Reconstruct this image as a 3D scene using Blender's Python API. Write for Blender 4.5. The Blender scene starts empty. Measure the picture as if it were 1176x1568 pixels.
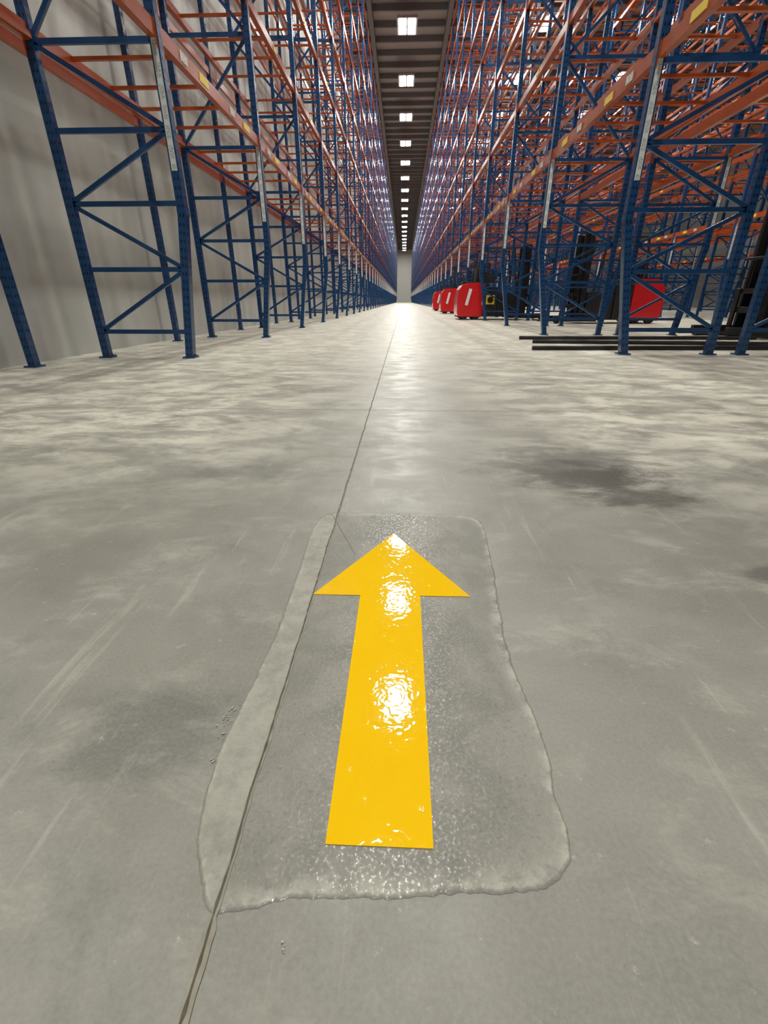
import bpy, bmesh, math, random
from mathutils import Vector, noise
random.seed(4)
D=bpy.data; C=bpy.context; SC=C.scene
SC.view_settings.view_transform='Standard'
SC.view_settings.exposure=0.0

# ---------------------------------------------------------------- materials
def newmat(name):
    m=D.materials.new(name); m.use_nodes=True
    nt=m.node_tree; b=nt.nodes['Principled BSDF']
    return m,nt,b
def N(nt,t,**k):
    n=nt.nodes.new(t)
    for a,v in k.items():
        if a=='inp':
            for kk,vv in v.items(): n.inputs[kk].default_value=vv
        else: setattr(n,a,v)
    return n
def L(nt,a,b): nt.links.new(a,b)
def math_(nt,op,a,b=None,c=None,clamp=False):
    n=nt.nodes.new('ShaderNodeMath'); n.operation=op; n.use_clamp=clamp
    for i,v in enumerate((a,b,c)):
        if v is None: continue
        if isinstance(v,(int,float)): n.inputs[i].default_value=v
        else: nt.links.new(v,n.inputs[i])
    return n.outputs[0]
def mapr(nt,v,a,b,c=0.,d=1.,smooth=True):
    n=nt.nodes.new('ShaderNodeMapRange')
    if smooth: n.interpolation_type='SMOOTHSTEP'
    nt.links.new(v,n.inputs[0])
    for i,x in zip((1,2,3,4),(a,b,c,d)): n.inputs[i].default_value=x
    return n.outputs[0]
def mixc(nt,f,a,b,bt='MIX'):
    n=nt.nodes.new('ShaderNodeMix'); n.data_type='RGBA'; n.blend_type=bt
    for s,v in ((n.inputs[0],f),(n.inputs[6],a),(n.inputs[7],b)):
        if isinstance(v,(int,float)): s.default_value=v
        elif isinstance(v,tuple): s.default_value=(*v,1) if len(v)==3 else v
        else: nt.links.new(v,s)
    return n.outputs[2]
def noise_(nt,vec,scale,detail=4,rough=.55,dist=0.):
    n=nt.nodes.new('ShaderNodeTexNoise')
    n.inputs['Scale'].default_value=scale; n.inputs['Detail'].default_value=detail
    n.inputs['Roughness'].default_value=rough; n.inputs['Distortion'].default_value=dist
    nt.links.new(vec,n.inputs['Vector']); return n.outputs['Fac']
def mapping(nt,vec,loc=(0,0,0),rot=(0,0,0),sc=(1,1,1)):
    n=nt.nodes.new('ShaderNodeMapping'); nt.links.new(vec,n.inputs[0])
    n.inputs[1].default_value=loc; n.inputs[2].default_value=rot; n.inputs[3].default_value=sc
    return n.outputs[0]
def bump(nt,b,h,strength,dist):
    n=nt.nodes.new('ShaderNodeBump'); n.inputs['Strength'].default_value=strength
    n.inputs['Distance'].default_value=dist; nt.links.new(h,n.inputs['Height'])
    nt.links.new(n.outputs[0],b.inputs['Normal'])
def plain(name,col,rough=.5,metal=0.,var=.12,scale=6.,coat=0.):
    m,nt,b=newmat(name)
    tc=N(nt,'ShaderNodeTexCoord')
    f=noise_(nt,tc.outputs['Object'],scale,2)
    dark=tuple(c*(1-var) for c in col); lite=tuple(min(1,c*(1+var)) for c in col)
    L(nt,mixc(nt,f,dark,lite),b.inputs['Base Color'])
    b.inputs['Roughness'].default_value=rough; b.inputs['Metallic'].default_value=metal
    b.inputs['Coat Weight'].default_value=coat
    return m
def emis(name,col,s):
    m,nt,b=newmat(name)
    b.inputs['Base Color'].default_value=(*col,1)
    b.inputs['Emission Color'].default_value=(*col,1); b.inputs['Emission Strength'].default_value=s
    return m

BLUE=(.010,.056,.165); ORANGE=(.38,.068,.011)
def mat_column():
    m,nt,b=newmat('blue_column_paint')
    uv=N(nt,'ShaderNodeTexCoord').outputs['UV']
    s=N(nt,'ShaderNodeSeparateXYZ'); L(nt,uv,s.inputs[0])
    fv=math_(nt,'FRACT',math_(nt,'DIVIDE',s.outputs[1],.075))
    dv=math_(nt,'DIVIDE',math_(nt,'SUBTRACT',fv,.5),.20)
    du=math_(nt,'ABSOLUTE',math_(nt,'SUBTRACT',s.outputs[0],.5))
    du=math_(nt,'DIVIDE',math_(nt,'SUBTRACT',du,.2),.085)
    d=math_(nt,'ADD',math_(nt,'MULTIPLY',dv,dv),math_(nt,'MULTIPLY',du,du))
    hole=math_(nt,'LESS_THAN',d,1.)
    tc=N(nt,'ShaderNodeTexCoord')
    f=noise_(nt,tc.outputs['Object'],5,2)
    base=mixc(nt,f,(.008,.045,.138),(.013,.066,.19))
    L(nt,mixc(nt,hole,base,(.004,.006,.012)),b.inputs['Base Color'])
    b.inputs['Roughness'].default_value=.22
    return m
M_COL=mat_column()
M_BLUE=plain('blue_steel_paint',BLUE,.25)
M_OR=plain('orange_beam_paint',ORANGE,.22,var=.18)
M_YLAB=plain('yellow_label',(.85,.62,.03),.45,var=.05)
def mat_placard():
    m,nt,b=newmat('white_load_placard')
    uv=N(nt,'ShaderNodeTexCoord').outputs['UV']
    s=N(nt,'ShaderNodeSeparateXYZ'); L(nt,uv,s.inputs[0])
    blk=math_(nt,'FRACT',math_(nt,'DIVIDE',s.outputs[1],.15))
    inn=math_(nt,'MULTIPLY',math_(nt,'GREATER_THAN',blk,.3),math_(nt,'LESS_THAN',math_(nt,'ABSOLUTE',math_(nt,'SUBTRACT',s.outputs[0],.5)),.36))
    w=noise_(nt,mapping(nt,uv,sc=(9,130,1)),1.,2)
    txt=math_(nt,'MULTIPLY',inn,math_(nt,'GREATER_THAN',w,.54))
    L(nt,mixc(nt,txt,(.72,.74,.72),(.06,.12,.12)),b.inputs['Base Color'])
    b.inputs['Roughness'].default_value=.4
    return m
M_WLAB=mat_placard()
M_GALV=plain('galvanised_steel',(.45,.46,.46),.4,.7)
M_BLACK=plain('black_rubber_plastic',(.012,.012,.013),.5)
M_DSTEEL=plain('dark_steel',(.03,.03,.032),.38,.5)
M_RED=plain('red_truck_paint',(.62,.012,.015),.25,coat=.4,var=.06)
M_WHITE=plain('white_decal',(.8,.8,.78),.4,var=.03)

# ---------------------------------------------------------------- mesh accumulator
class Acc:
    def __init__(s): s.v=[];s.f=[];s.m=[];s.uv=[]
    def quad(s,idx,mi,uv=((0,0),(1,0),(1,1),(0,1))):
        s.f.append(idx); s.m.append(mi); s.uv.append(uv)
    def bar(s,p0,p1,w,h,mi,up=(0,0,1)):
        p0=Vector(p0);p1=Vector(p1);d=(p1-p0);ln=d.length;d=d/ln
        up=Vector(up)
        if abs(d.dot(up))>.95: up=Vector((0,1,0))
        sd=d.cross(up).normalized(); u2=sd.cross(d).normalized()
        b=len(s.v)
        for p in (p0,p1):
            for a,c in ((-1,-1),(1,-1),(1,1),(-1,1)):
                s.v.append(p+sd*(a*w/2)+u2*(c*h/2))
        o=p0.z if abs(d.z)>.7 else 0
        for k in range(4):
            k2=(k+1)%4
            s.quad((b+k,b+k2,b+4+k2,b+4+k),mi,((0,o),(1,o),(1,o+ln),(0,o+ln)))
        s.quad((b+3,b+2,b+1,b),mi,((0,0),(.05,0),(.05,.01),(0,.01)))
        s.quad((b+4,b+5,b+6,b+7),mi,((0,0),(.05,0),(.05,.01),(0,.01)))
    def box(s,c,d,mi):
        c=Vector(c); s.bar(c-Vector((0,0,d[2]/2)),c+Vector((0,0,d[2]/2)),d[0],d[1],mi,up=(0,1,0))
    def cyl(s,p0,p1,r,mi,n=12,r2=None):
        p0=Vector(p0);p1=Vector(p1);d=(p1-p0).normalized()
        a=Vector((0,0,1)) if abs(d.z)<.9 else Vector((1,0,0))
        x=d.cross(a).normalized();y=d.cross(x).normalized();b=len(s.v);r2=r if r2 is None else r2
        for p,rr in ((p0,r),(p1,r2)):
            for k in range(n):
                t=2*math.pi*k/n; s.v.append(p+x*math.cos(t)*rr+y*math.sin(t)*rr)
        for k in range(n):
            k2=(k+1)%n; s.quad((b+k,b+n+k,b+n+k2,b+k2),mi)
        s.quad(tuple(b+k for k in range(n)),mi,tuple((0,0) for k in range(n)))
        s.quad(tuple(b+n+n-1-k for k in range(n)),mi,tuple((0,0) for k in range(n)))
    def extr(s,pts,ax,a0,a1,mi):
        b=len(s.v);n=len(pts)
        for a in (a0,a1):
            for p in pts: s.v.append(Vector((p[0],a,p[1])))
        for k in range(n):
            k2=(k+1)%n; s.quad((b+k,b+k2,b+n+k2,b+n+k),mi)
        s.quad(tuple(b+n-1-k for k in range(n)),mi,tuple((0,0) for k in range(n)))
        s.quad(tuple(b+n+k for k in range(n)),mi,tuple((0,0) for k in range(n)))
    def obj(s,name,mats,bevel=0,loc=(0,0,0),smooth=False,fixn=True):
        me=D.meshes.new(name); me.from_pydata([tuple(v) for v in s.v],[],s.f)
        for m in mats: me.materials.append(m)
        ul=me.uv_layers.new(name='UVMap'); i=0
        for p,mi,uv in zip(me.polygons,s.m,s.uv):
            p.material_index=mi; p.use_smooth=smooth
            for q in range(len(p.vertices)):
                ul.data[i].uv=uv[q] if q<len(uv) else (0,0); i+=1
        if fixn:
            bm=bmesh.new(); bm.from_mesh(me); bmesh.ops.recalc_face_normals(bm,faces=bm.faces); bm.to_mesh(me); bm.free()
        o=D.objects.new(name,me); C.collection.objects.link(o); o.location=loc
        if bevel:
            bv=o.modifiers.new('bevel','BEVEL'); bv.width=bevel; bv.segments=3; bv.limit_method='ANGLE'
        return o

# ---------------------------------------------------------------- floor
def mat_floor():
    m,nt,b=newmat('polished_concrete')
    P=N(nt,'ShaderNodeTexCoord').outputs['Object']
    s=N(nt,'ShaderNodeSeparateXYZ'); L(nt,P,s.inputs[0])
    X,Y=s.outputs[0],s.outputs[1]
    big=noise_(nt,P,1.3,4,.6,.3)
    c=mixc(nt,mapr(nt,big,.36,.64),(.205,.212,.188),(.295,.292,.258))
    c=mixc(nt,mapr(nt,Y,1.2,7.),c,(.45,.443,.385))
    # whitish blotches, stronger towards the sides and ahead
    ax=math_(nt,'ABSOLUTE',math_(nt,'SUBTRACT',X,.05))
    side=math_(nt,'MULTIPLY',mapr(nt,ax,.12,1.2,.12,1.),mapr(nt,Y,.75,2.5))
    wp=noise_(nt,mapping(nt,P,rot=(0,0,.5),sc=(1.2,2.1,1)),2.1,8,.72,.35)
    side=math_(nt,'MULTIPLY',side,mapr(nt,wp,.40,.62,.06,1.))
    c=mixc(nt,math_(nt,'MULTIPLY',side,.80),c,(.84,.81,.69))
    cl=noise_(nt,mapping(nt,P,rot=(0,0,-.35),sc=(1,1.8,1)),4.2,8,.74,.3)
    c=mixc(nt,mapr(nt,cl,.50,.68,0,.42),c,(.48,.475,.42))
    c2=noise_(nt,P,3.4,7,.74,.3)
    c=mixc(nt,mapr(nt,c2,.50,.68,0,.50),c,(.145,.152,.134))
    # long straight scuffs / faint tyre marks
    st=noise_(nt,mapping(nt,P,rot=(0,0,.12),sc=(9,.55,1)),2.2,5,.7,.1)
    c=mixc(nt,mapr(nt,st,.58,.72,0,.35),c,(.55,.54,.48))
    st2=noise_(nt,mapping(nt,P,rot=(0,0,-1.1),sc=(14,.8,1)),2.6,4,.7,.1)
    c=mixc(nt,mapr(nt,st2,.62,.74,0,.35),c,(.56,.55,.49))
    c=mixc(nt,mapr(nt,big,.60,.42,0,.2),c,(.27,.235,.185))
    def blob(cx,cy,rx,ry,amt,col,k=2.4):
        nonlocal c
        dx=math_(nt,'DIVIDE',math_(nt,'SUBTRACT',X,cx),rx); dy=math_(nt,'DIVIDE',math_(nt,'SUBTRACT',Y,cy),ry)
        d=math_(nt,'SQRT',math_(nt,'ADD',math_(nt,'MULTIPLY',dx,dx),math_(nt,'MULTIPLY',dy,dy)))
        d=math_(nt,'ADD',d,math_(nt,'MULTIPLY',math_(nt,'SUBTRACT',cl,.5),k))
        c=mixc(nt,mapr(nt,d,.3,1.1,amt,0),c,col)
    blob(.68,1.76,.42,.32,.80,(.10,.098,.084))
    blob(.72,1.58,.28,.25,.88,(.042,.040,.033))
    blob(.82,1.42,.20,.12,.7,(.08,.076,.064))
    blob(.92,.95,.12,.06,.8,(.10,.10,.088))
    blob(-.38,.47,.17,.10,.6,(.12,.124,.112))
    blob(-.55,1.62,.30,.10,.5,(.14,.144,.13))
    g=noise_(nt,P,160,2,.7)
    c=mixc(nt,mapr(nt,g,.3,.7,0,.14,False),c,(.55,.54,.5))
    sp=noise_(nt,P,30,5,.75)
    c=mixc(nt,mapr(nt,sp,.62,.74,0,.45),c,(.62,.61,.55))
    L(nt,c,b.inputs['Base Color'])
    L(nt,mapr(nt,cl,.35,.7,.36,.58),b.inputs['Roughness'])
    b.inputs['Specular IOR Level'].default_value=.38
    bump(nt,b,math_(nt,'ADD',noise_(nt,P,14,2,.6),math_(nt,'MULTIPLY',sp,.4)),.25,.004)
    return m
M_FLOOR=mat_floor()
def slab(name,x0,x1,y0,y1,z0,z1,mat):
    a=Acc(); a.box(((x0+x1)/2,(y0+y1)/2,(z0+z1)/2),(x1-x0,y1-y0,z1-z0),0)
    return a.obj(name,[mat])
XL,XR,YB,YF,ZC=-3.90,27.,-9.,172.,16.
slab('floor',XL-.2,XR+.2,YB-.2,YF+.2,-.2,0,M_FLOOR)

def strip(name,pts,wfn,z,mat):
    vs=[];fs=[]
    for i,(x,y) in enumerate(pts):
        j=min(i+1,len(pts)-1);k=max(i-1,0)
        t=Vector((pts[j][0]-pts[k][0],pts[j][1]-pts[k][1])).normalized(); n=Vector((-t.y,t.x)); w=wfn(i)/2
        vs+= [(x+n.x*w,y+n.y*w,z),(x-n.x*w,y-n.y*w,z)]
        if i: q=2*i; fs.append((q-2,q-1,q+1,q))
    me=D.meshes.new(name); me.from_pydata(vs,[],fs); me.materials.append(mat)
    o=D.objects.new(name,me); C.collection.objects.link(o); return o
M_JD=plain('joint_dark',(.10,.095,.08),.9,scale=40,var=.5)
M_JF=plain('joint_faint',(.22,.215,.19),.9,scale=30,var=.3)
M_JL=plain('joint_filler',(.30,.28,.22),.85,scale=60,var=.4)
pts=[(-.192+.0035*noise.noise(Vector((0,y*9,3))),y) for y in [(.03+i*.012) for i in range(330)]]
strip('floor_joint_filler',pts,lambda i:(.012+.008*noise.noise(Vector((i*.5,0,0)))) if i<18 else .0065+.005*noise.noise(Vector((i*.6,0,0))),.0022,M_JL)
strip('floor_joint',[(x-.0008+.0012*noise.noise(Vector((0,y*60,1))),y) for x,y in pts],lambda i:max(.0008,.0026+.0030*noise.noise(Vector((i*.7,7,0)))),.0028,M_JD)
strip('floor_joint',[(-.192,3.98),(-.19,60)],lambda i:.006,.0015,M_JF)
for yy in (2.72,7.3,11.9,16.5):
    strip('floor_joint',[(-3.8,yy),(0,yy+.002),(7,yy)],lambda i:.003,.0012,M_JF)

def mat_patch():
    m,nt,b=newmat('ground_concrete')
    P=N(nt,'ShaderNodeTexCoord').outputs['Object']
    s=N(nt,'ShaderNodeSeparateXYZ'); L(nt,P,s.inputs[0])
    n1=noise_(nt,P,7,5,.65,.5)
    c=mixc(nt,mapr(nt,n1,.35,.65),(.195,.192,.168),(.265,.258,.225))
    g=noise_(nt,P,230,2,.6)
    c=mixc(nt,mapr(nt,g,.56,.72,0,.5),c,(.43,.42,.37))
    c=mixc(nt,mapr(nt,noise_(nt,P,170,2,.6),.56,.72,0,.4),c,(.12,.118,.102))
    a=N(nt,'ShaderNodeAttribute',attribute_name='edge')
    e=math_(nt,'MULTIPLY',a.outputs['Fac'],mapr(nt,noise_(nt,P,24,5,.7),.38,.62,.1,1))
    lf=math_(nt,'MULTIPLY',mapr(nt,s.outputs[0],-.194,-.190,1,0),mapr(nt,noise_(nt,P,26,5,.75),.3,.65,.15,.55))
    e=math_(nt,'MAXIMUM',math_(nt,'MULTIPLY',e,.8),lf)
    c=mixc(nt,e,c,(.48,.465,.40))
    rim=N(nt,'ShaderNodeAttribute',attribute_name='rim')
    c=mixc(nt,math_(nt,'MULTIPLY',rim.outputs['Fac'],.6),c,(.11,.11,.095))
    L(nt,c,b.inputs['Base Color']); L(nt,mapr(nt,g,.44,.70,.60,.16),b.inputs['Roughness'])
    bump(nt,b,noise_(nt,P,110,3,.7),.45,.0014)
    return m
outline=[(-.235,1.235),(-.215,1.258),(-.188,1.264),(.056,1.267),(.17,1.262),(.224,1.246),(.242,1.20),(.243,1.132),(.230,.931),(.218,.803),(.210,.708),(.211,.614),(.219,.523),(.222,.449),(.214,.395),(.215,.347),(.206,.314),(.182,.292),(.144,.281),(.071,.277),(.0,.270),(-.06,.268),(-.11,.264),(-.150,.256),(-.192,.248),(-.207,.256),(-.224,.284),(-.244,.325),(-.256,.391),(-.258,.463),(-.249,.580),(-.243,.741),(-.246,.912),(-.252,1.113),(-.248,1.19)]
def smooth_loop(p,sub):
    n=len(p);r=[]
    for i in range(n):
        a,b_,c_,d=[Vector(p[(i+k)%n]) for k in (-1,0,1,2)]
        for s in range(sub):
            t=s/sub
            r.append(.5*((2*b_)+(c_-a)*t+(2*a-5*b_+4*c_-d)*t*t+(3*b_-a-3*c_+d)*t**3))
    return r
lp=smooth_loop(outline,16)
cen=Vector((-.01,.75))
insets=[0.,.0025,.005,.013,.028,.05,None]
edge=[.2,.5,1,.7,.15,0,0]; rimv=[1,.5,0,0,0,0,0]
vs=[]
for k,r in enumerate(insets):
    for i,p in enumerate(lp):
        P3=Vector((p.x*22,p.y*22,0)); j=.003*noise.noise(P3)+.0028*noise.noise(P3*4.5)+.0016*noise.noise(P3*12)
        if k in(4,5,6): j=0
        d=(p-cen)
        q=cen+d*.5 if r is None else p-d.normalized()*r
        q=q+d.normalized()*j
        vs.append((q.x,q.y,.0004 if k==0 else (.0008 if k==1 else .0012)))
n=len(lp);fs=[]
for k in range(len(insets)-1):
    for i in range(n):
        j=(i+1)%n; fs.append((k*n+i,k*n+j,(k+1)*n+j,(k+1)*n+i))
fs.append(tuple((len(insets)-1)*n+i for i in range(n)))
me=D.meshes.new('ground_floor_patch'); me.from_pydata(vs,[],fs)
at=me.attributes.new('edge','FLOAT','POINT'); a2=me.attributes.new('rim','FLOAT','POINT')
for i in range(len(vs)): at.data[i].value=edge[i//n]; a2.data[i].value=rimv[i//n]
me.materials.append(mat_patch()); me.update()
o=D.objects.new('ground_floor_patch',me); C.collection.objects.link(o)

def mat_arrow():
    m,nt,b=newmat('wet_yellow_paint')
    P=N(nt,'ShaderNodeTexCoord').outputs['Object']
    n1=noise_(nt,P,5,3)
    L(nt,mixc(nt,n1,(.93,.53,.004),(.97,.61,.008)),b.inputs['Base Color'])
    b.inputs['Roughness'].default_value=.04
    b.inputs['Specular IOR Level'].default_value=.5
    h1=noise_(nt,P,52,1,.5,1.2)
    v=N(nt,'ShaderNodeTexVoronoi',inp={'Scale':30.}); L(nt,P,v.inputs['Vector'])
    bub=mapr(nt,v.outputs['Distance'],.02,.12,1,0)
    h=math_(nt,'ADD',math_(nt,'MULTIPLY',h1,.42),math_(nt,'MULTIPLY',bub,.8))
    bump(nt,b,h,.5,.0014)
    return m
ar=[(-.017,1.13),(-.192,.832),(-.086,.832),(-.084,.321),(.047,.321),(.048,.835),(.160,.836)]
bm=bmesh.new()
vv=[bm.verts.new((x,y,.0026)) for x,y in ar]
bm.faces.new([vv[0],vv[1],vv[2],vv[5],vv[6]]); bm.faces.new([vv[2],vv[3],vv[4],vv[5]])
bmesh.ops.recalc_face_normals(bm,faces=bm.faces)
r=bmesh.ops.extrude_face_region(bm,geom=bm.faces[:])
for g_ in r['geom']:
    if isinstance(g_,bmesh.types.BMVert): g_.co.z=.0013
bmesh.ops.recalc_face_normals(bm,faces=bm.faces)
me=D.meshes.new('painted_floor_arrow'); bm.to_mesh(me); bm.free(); me.materials.append(mat_arrow())
o=D.objects.new('painted_floor_arrow',me); C.collection.objects.link(o)

# ---------------------------------------------------------------- room shell
def mat_wall():
    m,nt,b=newmat('pale_wall_panel')
    P=N(nt,'ShaderNodeTexCoord').outputs['Object']
    f=noise_(nt,mapping(nt,P,sc=(1,1.,.12)),1.3,3)
    L(nt,mixc(nt,f,(.44,.455,.44),(.62,.63,.60)),b.inputs['Base Color'])
    b.inputs['Roughness'].default_value=.5
    h=noise_(nt,mapping(nt,P,sc=(1,1,.06)),1.6,1,.3)
    bump(nt,b,h,1.,.5)
    return m
M_WALL=mat_wall()
slab('wall_left',XL-.2,XL,YB,YF,0,ZC,M_WALL)
M_DW=plain('grey_wall',(.12,.12,.12),.7)
slab('wall_right',XR,XR+.2,YB,YF,0,ZC,M_DW)
slab('wall_back',XL,XR,YB-.2,YB,0,ZC,M_DW)
slab('wall_front',XL,XR,YF,YF+.2,0,ZC,plain('white_end_wall',(.66,.66,.63),.7))
slab('ceiling',XL-.2,XR+.2,YB-.2,YF+.2,ZC,ZC+.2,plain('ceiling_deck',(.31,.345,.35),.6))
a=Acc()
y=YB+1
while y<YF:
    a.box(((XL+XR)/2,y,ZC-.16),(XR-XL-.1,.12,.30),0); y+=1.75
for x in (-2.2,2.4,7.6,12.7,17.8):
    a.box((x,(YB+YF)/2,ZC-.3),(.25,YF-YB-.1,.55),0)
a.obj('roof_beams',[plain('ceiling_purlin',(.16,.18,.185),.6)])

# high bay lamps ------------------------------------------------------
M_EM=emis('led_lamp_glass',(1.,.985,.905),160)
a=Acc()
def lamp(x,y):
    z=14.8
    a.box((x,y,z+.09),(1.15,1.85,.12),0)
    for sx in (-.27,.27):
        for sy in (-.43,.43):
            b=len(a.v)
            for p,q in ((-1,-1),(-1,1),(1,1),(1,-1)): a.v.append(Vector((x+sx+p*.20,y+sy+q*.38,z+.02)))
            a.quad((b,b+1,b+2,b+3),1)
    for sx in (-.45,.45):
        a.cyl((x+sx,y,z+.15),(x+sx,y,15.42),.012,0,6)
for i in range(-3,22): lamp(-.06,14+7.1*i)
for i in range(-1,12): lamp(7.6,14+7.1*i)
for i in range(3,6): lamp(15.2,14+7.1*i)
a.obj('high_bay_lamps',[M_GALV,M_EM],fixn=False)

# ---------------------------------------------------------------- pallet racks
LEV=[2.84+1.63*k for k in range(8)]
def rack(name,xa,xfoot,xr,y0,bay,nb,s=1,detail=True):
    a=Acc(); CW=.085; H=14.4
    xf=xa+s*CW/2; xft=xfoot+s*CW/2; xb=xr
    zk=1.42
    def fx(z): return xf if z>=zk else xft+(xf-xft)*z/zk
    a.bar((xft,0,.012),(fx(zk),0,zk),CW,CW,0,up=(0,1,0)); a.bar((xf,0,zk-.03),(xf,0,H),CW,CW,0,up=(0,1,0))
    a.bar((xb,0,.012),(xb,0,H),CW,CW*.8,0,up=(0,1,0))
    for x in (xft,xb): a.box((x,0,.008),(.14,.13,.016),1); a.box((x+.055,.05,.022),(.025,.025,.02),3)
    a.box((xf,0,zk),(CW+.006,CW+.006,.08),0)
    zs=[.28,.90,1.49,2.08,2.72]; z=4.0
    while z<H: zs.append(z); z+=1.2
    for z in zs: a.bar((fx(z),0,z),(xb,0,z),.03,.045,1)
    for k in range(len(zs)-1):
        z0,z1=zs[k],zs[k+1]
        if k%2: a.bar((fx(z0),.0,z0),(xb,.0,z1),.03,.04,1)
        else: a.bar((xb,.0,z0),(fx(z1),.0,z1),.03,.04,1)
    if detail: a.box((xf,-CW/2-.003,2.24),(.055,.004,.98),5)
    for li,z in enumerate(LEV):
        for x,sg in ((xf,-s),(xb,s)):
            xo=x
            a.bar((xo,CW/2,z-.06),(xo,bay-CW/2,z-.06),.05,.125 if li==0 else .11,2)
            a.bar((xo-sg*.035,CW/2,z-.09),(xo-sg*.035,bay-CW/2,z-.09),.03,.05,2)
            if detail:
                for yy in (CW/2+.004,bay-CW/2-.004):
                    a.box((xo+sg*.028,yy+(-.03 if yy<1 else .03),z-.09),(.012,.07,.2),2)
        for yy in (.18,.4,.6,.82):
            a.bar((xf,bay*yy,z-.03),(xb,bay*yy,z-.03),.04,.03,2)
        if li==0:
            fxo=xf-s*.0275
            for t,mi,ln in ((.17,5,.16),(.33,4,.24),(.62,5,.16),(.80,4,.24)):
                a.box((fxo,bay*t,z-.055),(.006,ln,.075),mi)
        elif li<3:
            a.box((xf-s*.0275,bay*.5,z-.055),(.006,.2,.06),4)
    o=a.obj(name,[M_COL,M_BLUE,M_OR,M_GALV,M_YLAB,M_WLAB],loc=(0,y0,0))
    ar=o.modifiers.new('bays','ARRAY'); ar.use_relative_offset=False; ar.use_constant_offset=True
    ar.constant_offset_displace=(0,bay,0); ar.count=nb
    return o
rack('pallet_rack',-2.22,-2.40,-3.42,5.38-3.15,3.15,53,-1)
rack('pallet_rack',2.40,2.66,3.72,5.95-3.45,3.45,48,1)
rack('pallet_rack',5.35,5.15,4.10,5.95-3.45,3.45,48,-1)
rack('pallet_rack',9.9,10.05,11.15,5.95-3.45,3.45,28,1)
rack('pallet_rack',12.8,12.65,11.5,5.95-3.45,3.45,28,-1)
rack('pallet_rack',17.5,17.65,18.8,5.95-3.45,3.45,20,1,False)
a=Acc()
a.bar((-3.66,0,.01),(-3.66,0,14.4),.075,.075,0,up=(0,1,0)); a.box((-3.66,0,.008),(.13,.13,.016),1)
for z in LEV: a.bar((-3.66,0,z-.06),(-3.66,3.15,z-.06),.045,.10,2)
o=a.obj('rack_wall_posts',[M_COL,M_BLUE,M_OR],loc=(0,4.54-3.15,0))
ar=o.modifiers.new('bays','ARRAY'); ar.use_relative_offset=False; ar.use_constant_offset=True
ar.constant_offset_displace=(0,3.15,0); ar.count=53

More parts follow.
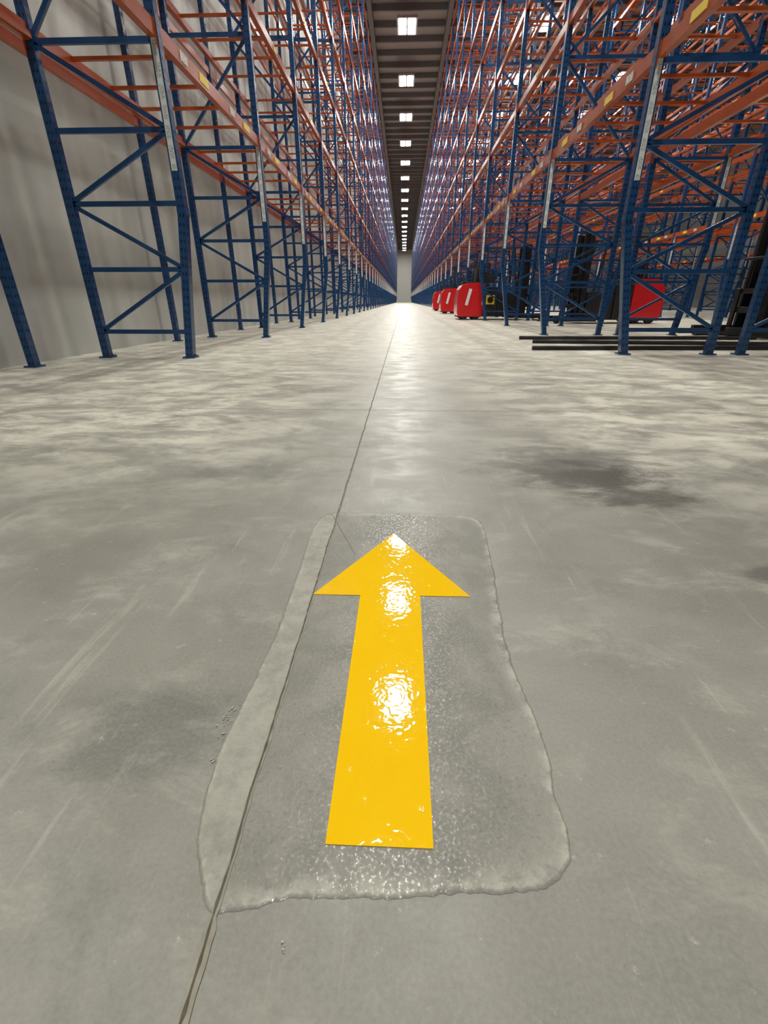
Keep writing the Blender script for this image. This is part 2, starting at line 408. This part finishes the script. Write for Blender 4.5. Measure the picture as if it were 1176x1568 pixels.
# ---------------------------------------------------------------- reach trucks
def truck(x,y,s=1):
    a=Acc()
    def B(cx,cy,cz,dx,dy,dz,mi): a.box((cx,cy,cz),(dx,dy,dz),mi)
    # red counterweight tail
    prof=[(0.04,.10),(.0,.22),(.0,.66),(.04,.92),(.13,1.06),(.26,1.12),(.80,1.14),(.86,1.05),(.86,.10)]
    a.extr(prof,'y',-.52,.52,0)
    B(.40,0,1.15,.5,.8,.03,1)
    B(.43,0,.105,.8,1.0,.05,1)
    B(.83,-.525,.72,.03,.012,.5,3)
    a.bar((.30,-.526,.45),(.42,-.526,.95),.012,.10,3,up=(1,0,0))
    # operator bay: dark side, console, armrest, wheel
    B(1.10,0,.55,.46,.98,.9,1)
    B(1.10,-.495,.62,.28,.012,.28,4); a.cyl((1.10,-.50,.62),(1.10,-.515,.62),.10,2,18)
    B(1.10,-.495,.92,.32,.012,.10,2)
    B(1.0,0,1.25,.45,.7,.22,1); B(.66,.1,1.38,.10,.5,.42,1); B(.90,-.3,1.42,.3,.10,.07,1)
    a.cyl((1.15,-.25,1.36),(1.12,-.25,1.50),.02,1,8); a.cyl((1.12,-.25,1.50),(1.11,-.25,1.53),.13,1,16)
    # battery box and mast base
    B(1.72,0,.42,.74,.96,.64,2); B(1.72,0,.76,.66,.9,.05,1)
    for yy in (-.3,0,.3): B(1.72,yy,.80,.5,.03,.04,2)
    for yy in (-.45,.45):
        a.bar((.56,yy,1.1),(.72,yy,2.12),.05,.05,1); a.bar((1.95,yy,.7),(1.75,yy,2.12),.05,.05,1)
        a.bar((.70,yy,2.12),(1.77,yy,2.12),.05,.05,1)
    for k in range(8): a.bar((.78+.13*k,-.45,2.12),(.78+.13*k,.45,2.12),.025,.03,1)
    for yy in (-.36,.36):
        B(2.17,yy,1.15,.14,.09,2.2,2); B(2.29,yy*.82,1.2,.10,.07,2.1,2)
    for z in (.35,1.0,1.7,2.2): B(2.17,0,z,.06,.72,.08,2)
    a.cyl((2.21,0,.15),(2.21,0,1.9),.05,2,10)
    for yy in (-.18,.18): a.cyl((2.12,yy,.3),(2.12,yy,2.1),.018,1,8)
    B(2.39,0,.45,.05,.8,.1,2); B(2.39,0,.75,.05,.8,.08,2)
    for yy in (-.33,-.11,.11,.33): B(2.40,yy,1.0,.02,.03,.5,2)
    B(2.40,0,1.25,.03,.8,.04,2)
    for yy in (-.28,.28):
        B(2.43,yy,.42,.04,.10,.75,2); B(2.88,yy,.07,.9,.10,.035,2)
    for yy in (-.5,.5): B(2.35,yy,.12,1.2,.10,.13,2); a.cyl((2.85,yy-.04,.08),(2.85,yy+.04,.08),.08,1,16)
    for xx in (.25,.65): a.cyl((xx,-.48,.13),(xx,-.36,.13),.13,1,20); a.cyl((xx,.36,.13),(xx,.48,.13),.13,1,20)
    o=a.obj('reach_truck',[M_RED,M_BLACK,M_DSTEEL,M_WHITE,M_YLAB],bevel=.022,loc=(x,y,0))
    if s<0: o.rotation_euler=(0,0,math.pi)
    return o
truck(1.82,17.4); truck(1.85,25.3); truck(1.85,31.9)
truck(7.2,14.6,-1)
truck(8.4,8.9,-1)

a=Acc()
for p0,p1 in (((1.97,8.25,.03),(5.9,8.3,.03)),((2.0,7.5,.03),(5.6,7.15,.03)),((1.72,6.42,.03),(4.9,6.55,.03))):
    a.cyl(p0,p1,.028,0,14)
a.obj('steel_tubes',[M_DSTEEL])

M_CHIP=plain('concrete_chips',(.45,.43,.37),.8)
a=Acc()
for cx,cy,nn,sp_ in ((-.268,.50,30,.012),(-.262,.42,12,.012),(-.111,.222,5,.003)):
    for k in range(nn):
        r=random.uniform(.0005,.0014); a.box((cx+random.gauss(0,sp_*.5),cy+random.gauss(0,sp_*1.6),r*.4+.001),(r*2,r*1.4,r*.8),0)
a.obj('concrete_debris',[M_CHIP])

w=D.worlds.new('dim_interior'); SC.world=w; w.use_nodes=True
w.node_tree.nodes['Background'].inputs[0].default_value=(.9,.95,1,1)
w.node_tree.nodes['Background'].inputs[1].default_value=.01
cam=D.cameras.new('camera'); co=D.objects.new('camera',cam); C.collection.objects.link(co)
cam.sensor_fit='VERTICAL'; cam.sensor_height=36; cam.lens=36*690/1568
cam.clip_end=400; cam.clip_start=.02
co.location=(0,0,.6); co.rotation_euler=(math.radians(90-25.15),0,math.radians(2.25))
SC.camera=co
